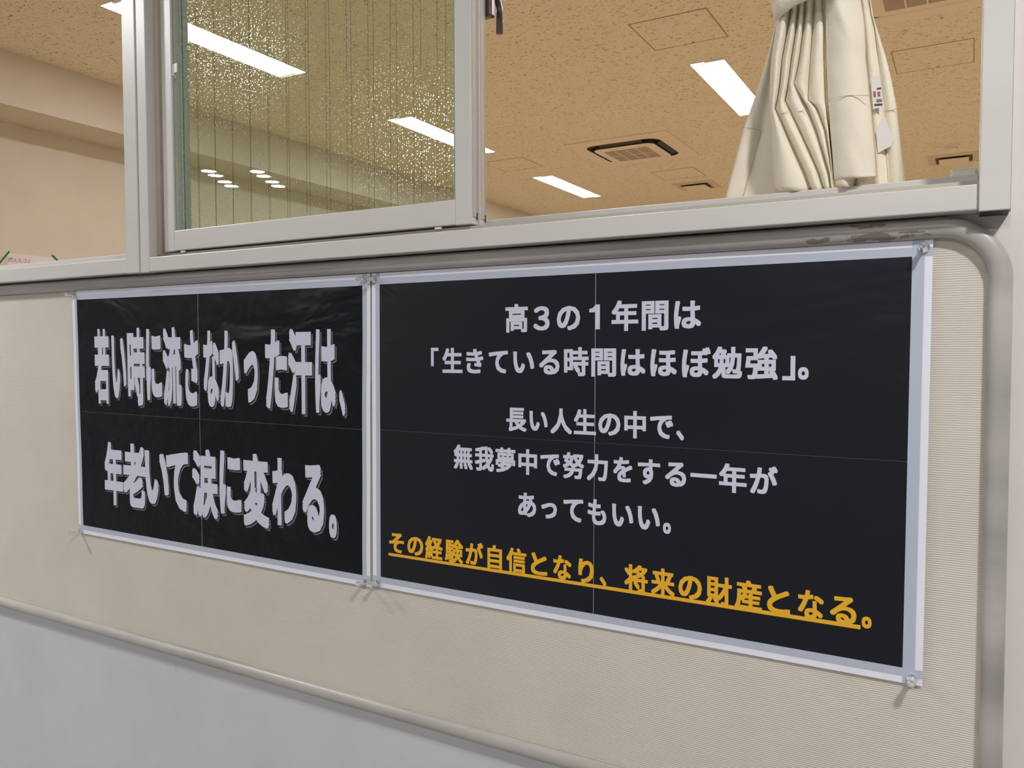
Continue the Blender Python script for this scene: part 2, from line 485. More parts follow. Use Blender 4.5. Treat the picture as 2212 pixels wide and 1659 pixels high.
for (x, y), lb in (((-0.210, 2.138), 'square flush hatch in the ceiling before the strip lamp by the curtain'),
                   ((0.672, 2.983), 'square flush hatch in the ceiling behind the curtain beside the larger air conditioner'),
                   ((-1.94, 3.82), 'square flush hatch in the ceiling between two strip lamps near the beam'),
                   ((-1.037, 4.68), 'square flush hatch in the ceiling between air conditioner and vent')):
    hatch(*cam_scale(x, y), lb)
def rrect(cx, cy, h, r, n=8, hy=None):
    hy = hy or h
    out = []
    for sx, sy, a0 in ((1, 1, 0), (-1, 1, 90), (-1, -1, 180), (1, -1, 270)):
        for k in range(n+1):
            a = math.radians(a0+90*k/n)
            out.append((cx+sx*(h-r)+r*math.cos(a), cy+sy*(hy-r)+r*math.sin(a)))
    return out
def ring(mb, inner, outer, zi, zo):
    b = len(mb.v); n = len(inner)
    mb.v += [(x, y, zi) for x, y in inner] + [(x, y, zo) for x, y in outer]
    for k in range(n):
        k2 = (k+1) % n
        mb.f.append((b+k, b+k2, b+n+k2, b+n+k))
    return mb
def cassette(x, y, label, half=0.475):
    o = Vector((x, y, ZC))
    t = thing('air_conditioner', o, label, 'air conditioner', 'four way ceiling air conditioners')
    p = half/0.475
    out = rrect(x, y, half, 0.02*p); sl_o = rrect(x, y, 0.345*p, 0.11*p); sl_i = rrect(x, y, 0.285*p, 0.075*p)
    m = MB(); ring(m, sl_o, out, ZC-0.016, ZC-0.012); ring(m, out, rrect(x, y, half+0.001, 0.02*p), ZC-0.012, ZC)
    q = m.obj('panel', 'ac', t, o); fix_normals(q)
    m = MB(); m.prism([(a, b, ZC-0.0015) for a, b in rrect(x, y, 0.343*p, 0.108*p)], (0, 0, 0.001)); ring(m, rrect(x, y, 0.343*p, 0.108*p), sl_o, ZC-0.002, ZC-0.016)
    ring(m, sl_i, rrect(x, y, 0.283*p, 0.073*p), ZC-0.038, ZC-0.002); m.obj('outlet_slot', 'slot', t, o)
    m = MB(); ring(m, rrect(x, y, 0.265*p, 0.06*p), sl_i, ZC-0.045, ZC-0.038)
    m.prism([(a, b, ZC-0.045) for a, b in rrect(x, y, 0.265*p, 0.06*p)], (0, 0, 0.02))
    q = m.obj('centre_plate', 'ac', t, o); fix_normals(q)
    g = 0.20*p
    gr = MB().box(x-g, x+g, y-g, y+g, ZC-0.047, ZC-0.040).obj('grille', 'ac_grille', t, o)
    for k in (-1, 0, 1):
        MB().box(x+k*g/2-0.004, x+k*g/2+0.004, y-g, y+g, ZC-0.049, ZC-0.0465).obj('rib', 'ac', gr, o)
    MB().box(x-g, x+g, y-0.004, y+0.004, ZC-0.0495, ZC-0.0465).obj('rib', 'ac', gr, o)
    for k in range(4):
        a = k*math.pi/2; c, s = math.cos(a), math.sin(a)
        pts = [(-0.20, 0.300, -0.030), (0.20, 0.300, -0.030), (0.20, 0.334, -0.012), (-0.20, 0.334, -0.012)]
        mm = MB().prism([(x+p*(u*c-v*s), y+p*(u*s+v*c), ZC+w) for u, v, w in pts], (0, 0, 0.003))
        q = mm.obj('louvre', 'slot', t, o); fix_normals(q)
cassette(*cam_scale(-1.066, 3.843), 'cream square ceiling air conditioner with dark rounded outlet slot, seen whole')
cassette(*cam_scale(0.68, 2.135), 'cream ceiling air conditioner above the curtain, only its edge in view')
def vent(x, y, label, h=0.22):
    o = Vector((x, y, ZC))
    t = thing('ceiling_vent', o, label, 'vent', 'square ceiling vents')
    m = MB(); ring(m, rrect(x, y, 0.155, 0.004, 1), rrect(x, y, h, 0.006, 1), ZC-0.014, ZC-0.004); ring(m, rrect(x, y, h, 0.006, 1), rrect(x, y, h+0.001, 0.006, 1), ZC-0.004, ZC)
    ring(m, rrect(x, y, 0.153, 0.004, 1), rrect(x, y, 0.155, 0.004, 1), ZC-0.001, ZC-0.014)
    fix_normals(m.obj('frame', 'vent', t, o))
    MB().box(x-0.153, x+0.153, y-0.153, y+0.153, ZC-0.0012, ZC).obj('duct', 'slot', t, o)
    MB().box(x-0.125, x+0.125, y-0.125, y+0.125, ZC-0.032, ZC-0.024).obj('plate', 'ac', t, o)
    MB().box(x-0.02, x+0.02, y-0.02, y+0.02, ZC-0.024, ZC-0.001).obj('bracket', 'slot', t, o)
vent(*cam_scale(-1.04, 5.145), 'square cream ceiling vent behind the whole air conditioner')
vent(*cam_scale(0.72, 5.16), 'square cream ceiling vent beneath the round smoke detector')
dx, dy = cam_scale(0.714, 4.76)
t = thing('smoke_detector', (dx, dy, ZC), 'small round beige smoke detector on the classroom ceiling', 'smoke detector')
MB().lathe([(0.062, 0), (0.062, -0.016), (0.054, -0.024)], (dx, dy, ZC), n=28).obj('base', 'ac', t, (dx, dy, ZC))
MB().lathe([(0.050, -0.024), (0.047, -0.042), (0.034, -0.058), (0.012, -0.064)], (dx, dy, ZC), n=28).obj('dome', 'ac', t, (dx, dy, ZC), True)

# ------------------------------------------------------------------ notice board
def sk(x, z, s=-0.003): return z + s*(x-0.85)
BOT0, BOT1 = 0.8885, -0.0038
def board_loop(off, n=14):
    """rounded outline of the board, shrunk by off, at y = 0"""
    xr, xl = 0.865-off, -3.0+off
    rc = 0.062-off
    def top(x): return 1.6427-off-0.0034*(x-0.85)
    def bot(x): return BOT0+off+BOT1*(x-0.85)
    pts = []
    for cx, cz, a0 in ((xr-rc, top(xr-rc)-rc, 90), (xr-rc, bot(xr-rc)+rc, 0), (xl+rc, bot(xl+rc)+rc, -90), (xl+rc, top(xl+rc)-rc, -180)):
        for k in range(n+1):
            a = math.radians(a0-90*k/n)
            pts.append((cx+rc*math.cos(a), cz+rc*math.sin(a)))
    return pts
nb = thing('notice_board', (0.0, 0.0, 0.888), 'long beige ribbed cloth notice board with a worn grey tube edge', 'notice board')
m = MB().prism([(x, 0.0, z) for x, z in board_loop(0.004)], (0, 0.0038, 0))
o = m.obj('cloth_panel', 'cloth_board', nb, (0, 0, 0)); fix_normals(o)
loop = []
base = board_loop(0.0)
for i, (x, z) in enumerate(base):          # subdivide the long straights
    loop.append((x, -0.0056, z))
    x2, z2 = base[(i+1) % len(base)]
    d = math.hypot(x2-x, z2-z)
    if d > 0.3:
        for k in range(1, 12): loop.append((x+(x2-x)*k/12, -0.0056, z+(z2-z)*k/12))
o = MB().sweep(loop, 0.0118, 24, True, ry=0.0090).obj('edge_tube', 'tube', nb, (0, 0, 0), True); fix_normals(o)
o['label'] = 'worn grey tube edge with chipped paint'

# ------------------------------------------------------------------ windows
def shear(mb):
    mb.v = [(x, y, z-0.003*(x-0.85)) for x, y, z in mb.v]; return mb
w1 = thing('window_1', (0.12, 0.0, SILL), 'cream aluminium sliding window frame above the notice board', kind='structure')
ZT = 2.60
def wbox(name, parent, mat, *b, bevel=0.0015):
    return shear(MB().box(*b)).obj(name, mat, parent, ((b[0]+b[1])/2, (b[2]+b[3])/2, b[4]), bevel=bevel)
def sill(parent, x0, x1, z0, zl):
    prof = [(-0.030, z0), (-0.030, zl), (-0.0225, zl), (-0.0225, 1.676), (0.07, 1.676), (0.07, z0)]
    m = shear(MB().prism([(x0, y, z) for y, z in prof], (x1-x0, 0, 0)))
    o = m.obj('sill', 'frame', parent, ((x0+x1)/2, 0.02, z0), bevel=0.0015); fix_normals(o)
sill(w1, -0.5846, 0.8415, SILL, 1.6855)
wbox('upstand', w1, 'frame', -0.605, 0.8415, 0.056, 0.066, 1.676, 1.7125)
wbox('track', w1, 'sash_side', -0.605, 0.8415, -0.003, 0.003, 1.676, 1.6945, bevel=0)
wbox('track', w1, 'sash_side', -0.605, 0.8415, 0.021, 0.027, 1.676, 1.6945, bevel=0)
wbox('jamb', w1, 'frame', -0.6125, -0.5846, -0.030, -0.011, SILL-0.001, ZT)
wbox('inner_jamb', w1, 'sash_side', -0.6125, -0.600, -0.011, 0.07, SILL-0.001, ZT)
wbox('post', w1, 'frame', 0.8415, 0.8715, -0.034, 0.07, SILL-0.003, ZT)
wbox('post_end_shade', w1, 'dark', 0.8425, 0.8705, -0.033, 0.003, SILL-0.0035, SILL-0.003, bevel=0)  # thin dark sheet stands in for the shade under the post
wbox('head', w1, 'frame', -0.6125, 0.8415, -0.030, 0.07, ZT-0.03, ZT)
so = wbox('stopper', w1, 'stopper', 0.811, 0.8415, 0.068, 0.082, 1.705, 1.7245, bevel=0.004)
w2 = thing('window_2', (-1.9, 0.0, SILL), 'cream aluminium window frame opening towards the beige side wall', kind='structure')
wbox('post', w2, 'frame', -0.6556, -0.6155, -0.031, 0.07, SILL-0.0005, ZT)
sill(w2, -3.37, -0.6556, SILL+0.0005, 1.6875)
wbox('upstand', w2, 'frame', -3.37, -0.6556, 0.056, 0.066, 1.676, 1.713)
wbox('jamb', w2, 'frame', -3.40, -3.37, -0.030, 0.07, SILL, ZT)
wbox('head', w2, 'frame', -3.37, -0.6556, -0.030, 0.07, ZT-0.03, ZT)

def sash(name, label, yf, yb, x0, x1, wires, dirty, tilt, front):
    zb, zt = 1.6965, 2.565
    xm = (x0+x1)/2
    yg = (yf+yb)/2
    t = thing(name, (xm, yg, zb-0.003*(xm-0.85)), label, 'window sash', None)
    sw = 0.030
    wbox('stile', t, 'sash', x0, x0+sw, yf, yb, zb, zt)
    s2 = wbox('stile', t, 'sash', x1-sw, x1, yf, yb, zb, zt)
    wbox('bottom_rail', t, 'sash', x0+sw, x1-sw, yf, yb, zb+0.001, zb+0.0405)
    wbox('top_rail', t, 'sash', x0+sw, x1-sw, yf, yb, zt-0.04, zt)
    # rubber beads round the glass
    for xa, xb in ((x0+sw, x0+sw+0.004), (x1-sw-0.004, x1-sw)):
        wbox('gasket', t, 'gasket', xa, xb, yg-0.0065, yg+0.0065, zb+0.0405, zt-0.04, bevel=0)
    # side groove and dark slot seen on the edge
    wbox('edge_channel', t, 'sash_side', x1, x1+0.0012, yf+0.004, yb-0.003, zb+0.012, zt, bevel=0)
    wbox('edge_groove', t, 'gasket', x1+0.0012, x1+0.0015, yb-0.0065, yb-0.005, zb+0.02, zt, bevel=0)
    wbox('roller_slot', t, 'dark', x1+0.0012, x1+0.0016, yb-0.0062, yb-0.003, zb+0.008, zb+0.019, bevel=0)
    gx0, gx1, gz0, gz1 = x0+sw-0.004, x1-sw+0.004, zb+0.036, zt-0.036
    go = Vector((xm, yg, gz0))
    g = MB().box(gx0, gx1, yg-0.002, yg+0.002, gz0, gz1).obj('glass_pane', 'glass_dirty' if dirty else 'glass_clean', t, go)
    if dirty:
        g.data.materials.append(M['glass_clean'])
        for p in g.data.polygons:
            if p.normal.y > -0.5: p.material_index = 1
    g.rotation_euler = tilt
    for k, x in enumerate(wires):
        MB().sweep([(x, yg, gz0), (x, yg, gz1)], 0.00032, 5).obj('wire', 'wire', g, go)
    if front:
        for xx in (x0+0.045, x1-0.07):
            wbox('guide', t, 'tag', xx, xx+0.012, yf+0.002, yf+0.006, zb-0.003, zb+0.0005, bevel=0)
        c = MB().box(-0.5325, -0.5285, -0.0085, 0.001, 2.042, 2.066).box(-0.5285, -0.518, -0.0085, -0.006, 2.047, 2.066).box(-0.5285, -0.526, -0.0085, -0.004, 2.036, 2.046)
        c.obj('clip', 'zinc', t, (-0.53, -0.004, 2.05), bevel=0.001)
    else:
        k = MB().box(x1-0.012, x1+0.010, yb, yb+0.014, 2.030, 2.10)
        k.obj('crescent_lock', 'metal', t, (x1, yb, 2.06), bevel=0.003)
        MB().sweep([(x1+0.004, yb+0.006, 2.085), (x1+0.006, yb+0.022, 2.075), (x1+0.008, yb+0.030, 2.05), (x1+0.008, yb+0.030, 2.012)], 0.0055, 10).obj('lock_lever', 'metal', t, (x1, yb, 2.06), True)
    return t
SX0, SX1 = -0.5637, 0.1618
sash('window_sash', 'sliding sash with splashed wired glass in front, a small clip at its side', -0.010, 0.010, SX0, SX1, [0.109-0.0485*k for k in range(13)], True, (0, 0, 0), True)
sash('window_sash', 'rear sliding sash with wired glass and dark metal crescent lock', 0.0145, 0.0345, SX0-0.004, SX1, [0.075-0.048*k for k in range(13)], False, (math.radians(-0.195), 0, math.radians(-0.04)), False)

# ------------------------------------------------------------------ lettering
_gc = {}
def glyph(ch):
    if ch in _gc: return _gc[ch]
    cu = bpy.data.curves.new('tmp_text', 'FONT'); cu.body = ch; cu.size = 1.0; cu.resolution_u = 3
    ob = bpy.data.objects.new('tmp_text', cu); col.objects.link(ob)
    dg = bpy.context.evaluated_depsgraph_get()
    me = bpy.data.meshes.new_from_object(ob.evaluated_get(dg))
    vs = [(v.co.x, v.co.y) for v in me.vertices]; fs = [tuple(p.vertices) for p in me.polygons]
    bpy.data.objects.remove(ob); bpy.data.curves.remove(cu); bpy.data.meshes.remove(me)
    xs = [v[0] for v in vs]; ys = [v[1] for v in vs]
    _gc[ch] = (vs, fs, (min(xs), max(xs), min(ys), max(ys)))
    return _gc[ch]
_one = [(0, 0.69), (0, 0.82), (0.34, 0.87), (0.60, 1.0), (1, 1), (1, 0), (0.56, 0), (0.56, 0.69)]
_gc['1'] = (_one, [tuple(range(8))], (0, 1, 0, 1))          # numeral one without a foot
REF = glyph('国')[2]
REFH = REF[3]-REF[2]
def letters(items, y, fat, disp, steps=8, layer=2e-6):
    """items: (char, fn) where fn maps glyph (u, v) to wall (x, z); fat = (rx, ry) in glyph units"""
    V, F = [], []
    for ch, fn in items:
        vs, fs, bb = glyph(ch)
        offs = [(0, 0)] + [(fat[0]*a, fat[1]*b) for a, b in ((1, 1), (-1, 1), (1, -1), (-1, -1), (1, 0), (-1, 0), (0, 1), (0, -1))]
        if fat[0] == 0: offs = offs[:1]
        for i, (ox, oy) in enumerate(offs):
            b = len(V)
            for u, v in vs:
                x, z = fn(u+ox, v+oy)
                V.append((x, y+disp(x, z)-i*layer, z))
            F += [tuple(b+k for k in f)[::1] for f in fs]
    return V, F
def fit(ch, x0, x1, z0, z1, fat, shift=(0, 0)):
    a0, a1, b0, b1 = glyph(ch)[2]
    a0 -= fat[0]; a1 += fat[0]; b0 -= fat[1]; b1 += fat[1]
    return lambda u, v: (x0+(u-a0)/(a1-a0)*(x1-x0)+shift[0], z0+(v-b0)/(b1-b0)*(z1-z0)+shift[1])

# ------------------------------------------------------------------ posters
YP = -0.0030
def poster(name, label, corners, useam, vseam, ink, amp, bl, br, bt, bb, seed):
    """corners: px of TL TR BR BL"""
    TL, TR, BR, BL = [onY(px, py, YP) for px, py in corners]
    def at(u, v):
        a = TL.lerp(TR, u); b = BL.lerp(BR, u); return a.lerp(b, v)
    W_ = (TR-TL).length; H_ = (BL-TL).length
    def disp(x, z):
        n = noise.noise(Vector((x*4.2+z*3.0+seed, z*6.0-x*2.0, seed)))
        return -amp*(0.5+n)
    root = thing(name, (BL+BR)/2, label, 'poster')
    org = root.location.copy()
    th = 0.0003
    for iu, (u0, u1) in enumerate(((0, useam), (useam, 1))):
        for iv, (v0, v1) in enumerate(((0, vseam), (vseam, 1))):
            us = [u0+(u1-u0)*k/14 for k in range(15)]; vs = [v0+(v1-v0)*k/10 for k in range(11)]
            if iu == 0: us.append(bl/W_)
            else: us.append(1-br/W_)
            if iv == 0: vs.append(bt/H_)
            else: vs.append(1-bb/H_)
            us.sort(); vs.sort()
            V, F, fm = [], [], []
            for v in vs:
                for u in us:
                    p = at(u, v); V.append((p.x, p.y+disp(p.x, p.z), p.z))
            nu = len(us); nv = len(vs)
            for j in range(nv-1):
                for i in range(nu-1):
                    F.append((j*nu+i, (j+1)*nu+i, (j+1)*nu+i+1, j*nu+i+1))
                    uc, vc = (us[i]+us[i+1])/2, (vs[j]+vs[j+1])/2
                    fm.append(1 if (bl/W_ < uc < 1-br/W_ and bt/H_ < vc < 1-bb/H_) else 0)
            nf = len(V)
            V += [(x, y+th, z) for x, y, z in V]          # back of the sheet
            F += [tuple(k+nf for k in f[::-1]) for f in F]; fm += [0]*len(fm)
            V += V[:2*nf]                                   # own vertices for the rim
            rim = [i for i in range(nu)] + [j*nu+nu-1 for j in range(1, nv)] + [(nv-1)*nu+i for i in range(nu-2, -1, -1)] + [j*nu for j in range(nv-2, 0, -1)]
            for k in range(len(rim)):
                a, b = rim[k], rim[(k+1) % len(rim)]
                F.append((a+2*nf, b+2*nf, b+3*nf, a+3*nf)); fm.append(0)
            mk('sheet', V, F, None, root, org, True, ['paper', ink], fm)
    def strip(nm, mat, p0, p1, q0, q1, lift, nseg=24, t=0.0001):
        """quad strip between line p0-p1 and line q0-q1 in (u, v)"""
        V, F = [], []
        for k in range(nseg+1):
            f = k/nseg
            for (a, b) in ((p0, p1), (q0, q1)):
                p = at(a[0]+(b[0]-a[0])*f, a[1]+(b[1]-a[1])*f)
                V.append((p.x, p.y+disp(p.x, p.z)-lift, p.z))
        for k in range(nseg):
            F.append((2*k, 2*k+1, 2*k+3, 2*k+2))
        return mk(nm, V, F, mat, root, org)
    ov = 0.0012
    wl = 0.0085
    a, b = wl/W_, wl/H_
    strip('tape', 'tape', (0.0, b), (1.0, b), (0.0, (bt+ov)/H_), (1.0, (bt+ov)/H_), 0.00025)
    strip('tape', 'tape', (0.0, 1-(bb+ov)/H_), (1.0, 1-(bb+ov)/H_), (0.0, 1-b), (1.0, 1-b), 0.00025)
    strip('tape', 'tape', (a, 0.0), (a, 1.0), ((bl+ov)/W_, 0.0), ((bl+ov)/W_, 1.0), 0.00033)
    strip('tape', 'tape', (1-(br+ov)/W_, 0.0), (1-(br+ov)/W_, 1.0), (1-a, 0.0), (1-a, 1.0), 0.00033)
    return root, at, disp, W_, H_, strip, org
LP = [(156, 629), (800.4, 591), (800, 1268.3), (171.7, 1150.5)]
RP = [(803, 590.6), (2016.2, 516.5), (1992.4, 1482.5), (806, 1266)]
# --- the poster with two lines of stretched letters
p1, at1, d1, W1, H1, strip1, org1 = poster('poster', 'black poster with two lines of tall stretched white letters, pinned to the board', LP, 0.487, 0.494, 'ink', 0.0009, 0.0160, 0.0160, 0.0185, 0.0175, 3.0)
strip1('seam', 'crease', (0.4868, 0.035), (0.487, 0.493), (0.4878, 0.035), (0.4880, 0.493), 0.0003)
strip1('seam', 'crease', (0.487, 0.495), (0.4868, 0.965), (0.4877, 0.495), (0.4879, 0.965), 0.0003)
strip1('fold', 'crease_dim', (0.02, 0.4935), (0.98, 0.4935), (0.02, 0.4952), (0.98, 0.4952), 0.0003)
S = 3.253
line1 = [('若', 213, 316, 360, 885), ('い', 335, 434, 405, 848), ('時', 445, 566, 352, 897), ('に', 575, 684, 358, 862), ('流', 693, 822, 345, 905), ('さ', 845, 943, 367, 904), ('な', 978, 1088, 370, 908),
         ('か', 1093, 1226, 370, 910), ('っ', 1262, 1360, 515, 878), ('た', 1412, 1568, 362, 922), ('汗', 1573, 1741, 356, 957), ('は', 1762, 1906, 360, 952), ('、', 1932, 1975, 788, 972)]
line2 = [('年', 283, 411, 178, 620), ('老', 412, 571, 190, 637), ('い', 568, 733, 242, 618), ('て', 718, 871, 247, 662), ('涙', 898, 1076, 228, 712), ('に', 1090, 1243, 242, 689), ('変', 1257, 1438, 260, 775), ('わ', 1460, 1630, 292, 767), ('る', 1672, 1825, 334, 812), ('。', 1860, 1915, 687, 852)]
for ln, oy in ((line1, 600), (line2, 900)):
    boxes = []
    for ch, xa, xb, ya, yb in ln:
        pm = (ya+yb)/2/S+oy; pc = (xa+xb)/2/S+140
        A = onY(140+xa/S, pm, YP); B = onY(140+xb/S, pm, YP); T = onY(pc, oy+ya/S, YP); Bo = onY(pc, oy+yb/S, YP)
        boxes.append((ch, A.x, B.x, Bo.z, T.z))
    for ch, x0, x1, z0, z1 in boxes:
        par, WF = p1, (0.038, 0.040)
        for nm, mat, fat, lift, shf in (('letter', 'letter', WF, 0.00075, (0, 0)), ('letter_edge', 'letter_edge', (0.055, 0.049), 0.0006, (0.0012, -0.0013)), ('letter_shadow', 'letter_shadow', WF, 0.00045, (0.0040, -0.0042))):
            V, F = letters([(ch, fit(ch, x0, x1, z0, z1, WF, shf))], YP-lift, fat, d1)
            q = mk(nm, V, F, mat, par, ((x0+x1)/2, YP, z0))
            if nm == 'letter': par = q
# --- the poster with six lines
p2, at2, d2, W2, H2, strip2, org2 = poster('poster', 'black poster with five white text lines and one underlined gold line', RP, 0.4895, 0.494, 'ink_flat', 0.0007, 0.0160, 0.0205, 0.0180, 0.0175, 11.0)
strip2('seam', 'crease', (0.4893, 0.035), (0.4893, 0.493), (0.4903, 0.035), (0.4903, 0.493), 0.0003)
strip2('seam', 'crease', (0.4893, 0.495), (0.4893, 0.965), (0.4900, 0.495), (0.4900, 0.965), 0.0003)
strip2('fold', 'crease_dim', (0.02, 0.4938), (0.98, 0.4938), (0.02, 0.4950), (0.98, 0.4950), 0.0003)
def A_(x): return 800+x/3.568
def B_(x): return 1400+x/3.403
def D_(x): return 1400+x/2.963
FAT = (0.033, 0.027)
def text_line(name, chars, ref, mat, fat=FAT):
    """chars: (char, px left, px right); ref: two (px x, px top, px bottom) of the full letter height"""
    (xa, ta, ba), (xb, tb, bb) = ref
    def yat(x, i):
        f = (x-xa)/(xb-xa); return (ta+(tb-ta)*f, ba+(bb-ba)*f)[i]
    items = []
    for it in chars:
        ch, l, r = it[:3]
        if len(it) == 5:
            xm = (l+r)/2; ym = (it[3]+it[4])/2
            items.append((ch, fit(ch, onY(l, ym, YP).x, onY(r, ym, YP).x, onY(xm, it[4], YP).z, onY(xm, it[3], YP).z, fat)))
            continue
        xm = (l+r)/2; ym = (yat(xm, 0)+yat(xm, 1))/2
        X0, X1 = onY(l, ym, YP).x, onY(r, ym, YP).x
        Z1, Z0 = onY(xm, yat(xm, 0), YP).z, onY(xm, yat(xm, 1), YP).z
        g = glyph(ch)[2]
        a0, a1 = g[0]-fat[0], g[1]+fat[0]
        r0, r1 = REF[2]-fat[1], REF[3]+fat[1]
        items.append((ch, (lambda u, v, a0=a0, a1=a1, X0=X0, X1=X1, Z0=Z0, Z1=Z1, r0=r0, r1=r1: (X0+(u-a0)/(a1-a0)*(X1-X0), Z0+(v-r0)/(r1-r0)*(Z1-Z0)))))
    for it in items:
        V, F = letters([it], YP-0.0005, fat, d2)
        mk(name, V, F, mat, p2, V[0])
text_line('letter', [('高', 1092.3, 1141), ('の', 1203.6, 1254), ('年', 1321.8, 1379.6), ('間', 1387, 1444.7), ('は', 1456.4, 1515)],
          ((1116, 659.5, 718.3), (1485, 648, 713)), 'letter')
text_line('numeral', [('３', 1153, 1188, 661.5, 714)], ((1116, 659.5, 718.3), (1485, 648, 713)), 'letter', (0.030, 0.026))
text_line('numeral', [('1', 1273.6, 1296.6, 658, 711.5)], ((1116, 659.5, 718.3), (1485, 648, 713)), 'letter', (0, 0))
text_line('letter', [('「', A_(470), A_(528)), ('生', A_(558), A_(712)), ('き', A_(740), A_(872)), ('て', A_(915), A_(1062)), ('い', A_(1103), A_(1265)), ('る', A_(1303), A_(1460)), ('時', A_(1495), A_(1685)), ('間', A_(1705), A_(1897)), ('は', A_(1930), A_(2122)),
                        ('ほ', B_(18), B_(212)), ('ぼ', B_(250), B_(460)), ('勉', B_(473), B_(693)), ('強', B_(715), B_(955)), ('」', B_(988), B_(1083)), ('。', B_(1103), B_(1182))],
          ((978, 754, 807.5), (1645, 751.5, 820)), 'letter')
text_line('letter', [('長', A_(1050), A_(1205)), ('い', A_(1228), A_(1368)), ('人', A_(1390), A_(1555)), ('生', A_(1570), A_(1740)), ('の', A_(1758), A_(1928)), ('中', A_(1958), A_(2125)), ('で', B_(15), B_(185)), ('、', B_(208), B_(265))],
          ((1116, 881, 932), (1372, 890.5, 947)), 'letter')
text_line('letter', [('無', A_(645), A_(792)), ('我', A_(808), A_(955)), ('夢', A_(967), A_(1120)), ('中', A_(1143), A_(1287)), ('で', A_(1312), A_(1463)), ('努', A_(1485), A_(1648)), ('力', A_(1670), A_(1832)), ('を', A_(1873), A_(2020)), ('す', 1378.2, 1426.3),
                        ('る', D_(110), D_(245)), ('一', D_(272), D_(440)), ('年', D_(455), D_(632)), ('が', D_(652), D_(830))],
          ((1001, 963, 1013.4), (1583, 1004.8, 1064.2)), 'letter')
text_line('letter', [('あ', A_(1140), A_(1280)), ('っ', A_(1320), A_(1440)), ('て', A_(1490), A_(1642)), ('も', A_(1677), A_(1820)), ('い', A_(1865), A_(2028)), ('い', 1378.2, 1426), ('。', D_(97), D_(148))],
          ((1139, 1064.5, 1118), (1440, 1092, 1154)), 'letter')
GREF = ((938, 1161.4, 1208.5), (1617, 1256.6, 1317.5))
text_line('gold_letter', [('そ', A_(148), A_(262)), ('の', A_(288), A_(410)), ('経', A_(425), A_(560)), ('験', A_(577), A_(718)), ('が', A_(737), A_(872)), ('自', A_(905), A_(1018)), ('信', A_(1052), A_(1205)), ('と', A_(1240), A_(1367)), ('な', A_(1412), A_(1552)), ('り', A_(1605), A_(1725)), ('、', A_(1770), A_(1822))], GREF, 'gold')
text_line('gold_letter', [('将', A_(1960), A_(2140)), ('来', D_(20), D_(172)), ('の', D_(195), D_(345)), ('財', D_(370), D_(537)), ('産', D_(555), D_(730)), ('と', D_(762), D_(910)), ('な', D_(960), D_(1125)), ('る', D_(1165), D_(1335)), ('。', D_(1368), D_(1432))], GREF, 'gold')
# underline
V, F = [], []
for k in range(41):
    f = k/40; px = 840+(1859-840)*f
    # the rule is straight on the paper
    a = onY(840, 1193.6, YP).lerp(onY(1859, 1350, YP), f); b = onY(840, 1199.6, YP).lerp(onY(1859, 1359.3, YP), f)
    for p in (a, b): V.append((p.x, YP-0.0005+d2(p.x, p.z), p.z))
for k in range(40): F.append((2*k, 2*k+1, 2*k+3, 2*k+2))
mk('underline', V, F, 'gold', p2, org2)

# ------------------------------------------------------------------ push pins
def pin_proto(x, z):
    yb = YP-0.0012
    o = Vector((x, yb, z))
    t = thing('push_pin', o)
    MB().lathe([(0.0062, 0), (0.0064, -0.001), (0.0060, -0.0022), (0.0036, -0.0034), (0.0030, -0.007), (0.0031, -0.012), (0.0042, -0.0165), (0.0046, -0.0185), (0.0042, -0.0200), (0.0012, -0.0206)], o, 'y', 24).obj('body', 'acrylic', t, o, True)
    MB().lathe([(0.0005, -0.004), (0.0005, 0.004), (0.0001, 0.007)], o, 'y', 8).obj('needle', 'metal', t, o)
    return t
pins = [(161, 636, 'clear push pin in the free upper corner of the stretched-letter poster'),
        (789.5, 603.5, 'clear push pin in the upper corner of the stretched-letter poster, next to the other poster'),
        (172, 1146, 'clear push pin in the free lower corner of the stretched-letter poster'),
        (789.5, 1255, 'clear push pin in the lower corner of the stretched-letter poster, next to the other poster'),
        (810.5, 603, 'clear push pin in the upper corner of the gold-line poster, next to the other poster'),
        (816, 1256.6, 'clear push pin at the start of the gold-line poster\'s lower edge'),
        (1996.5, 535, 'clear push pin in the gold-line poster corner under the board\'s rounded tube corner'),
        (1970.5, 1464, 'clear push pin in the gold-line poster corner below the end of the gold line')]
proto = None
for px, py, lb in pins:
    p = onY(px, py, YP)
    if proto is None:
        proto = pin_proto(p.x, p.z); q = proto
    else:
        q = copy_tree(proto); q.location = (p.x, YP-0.0012, p.z)
    tag(q, lb, 'push pin', 'clear push pins on the posters')

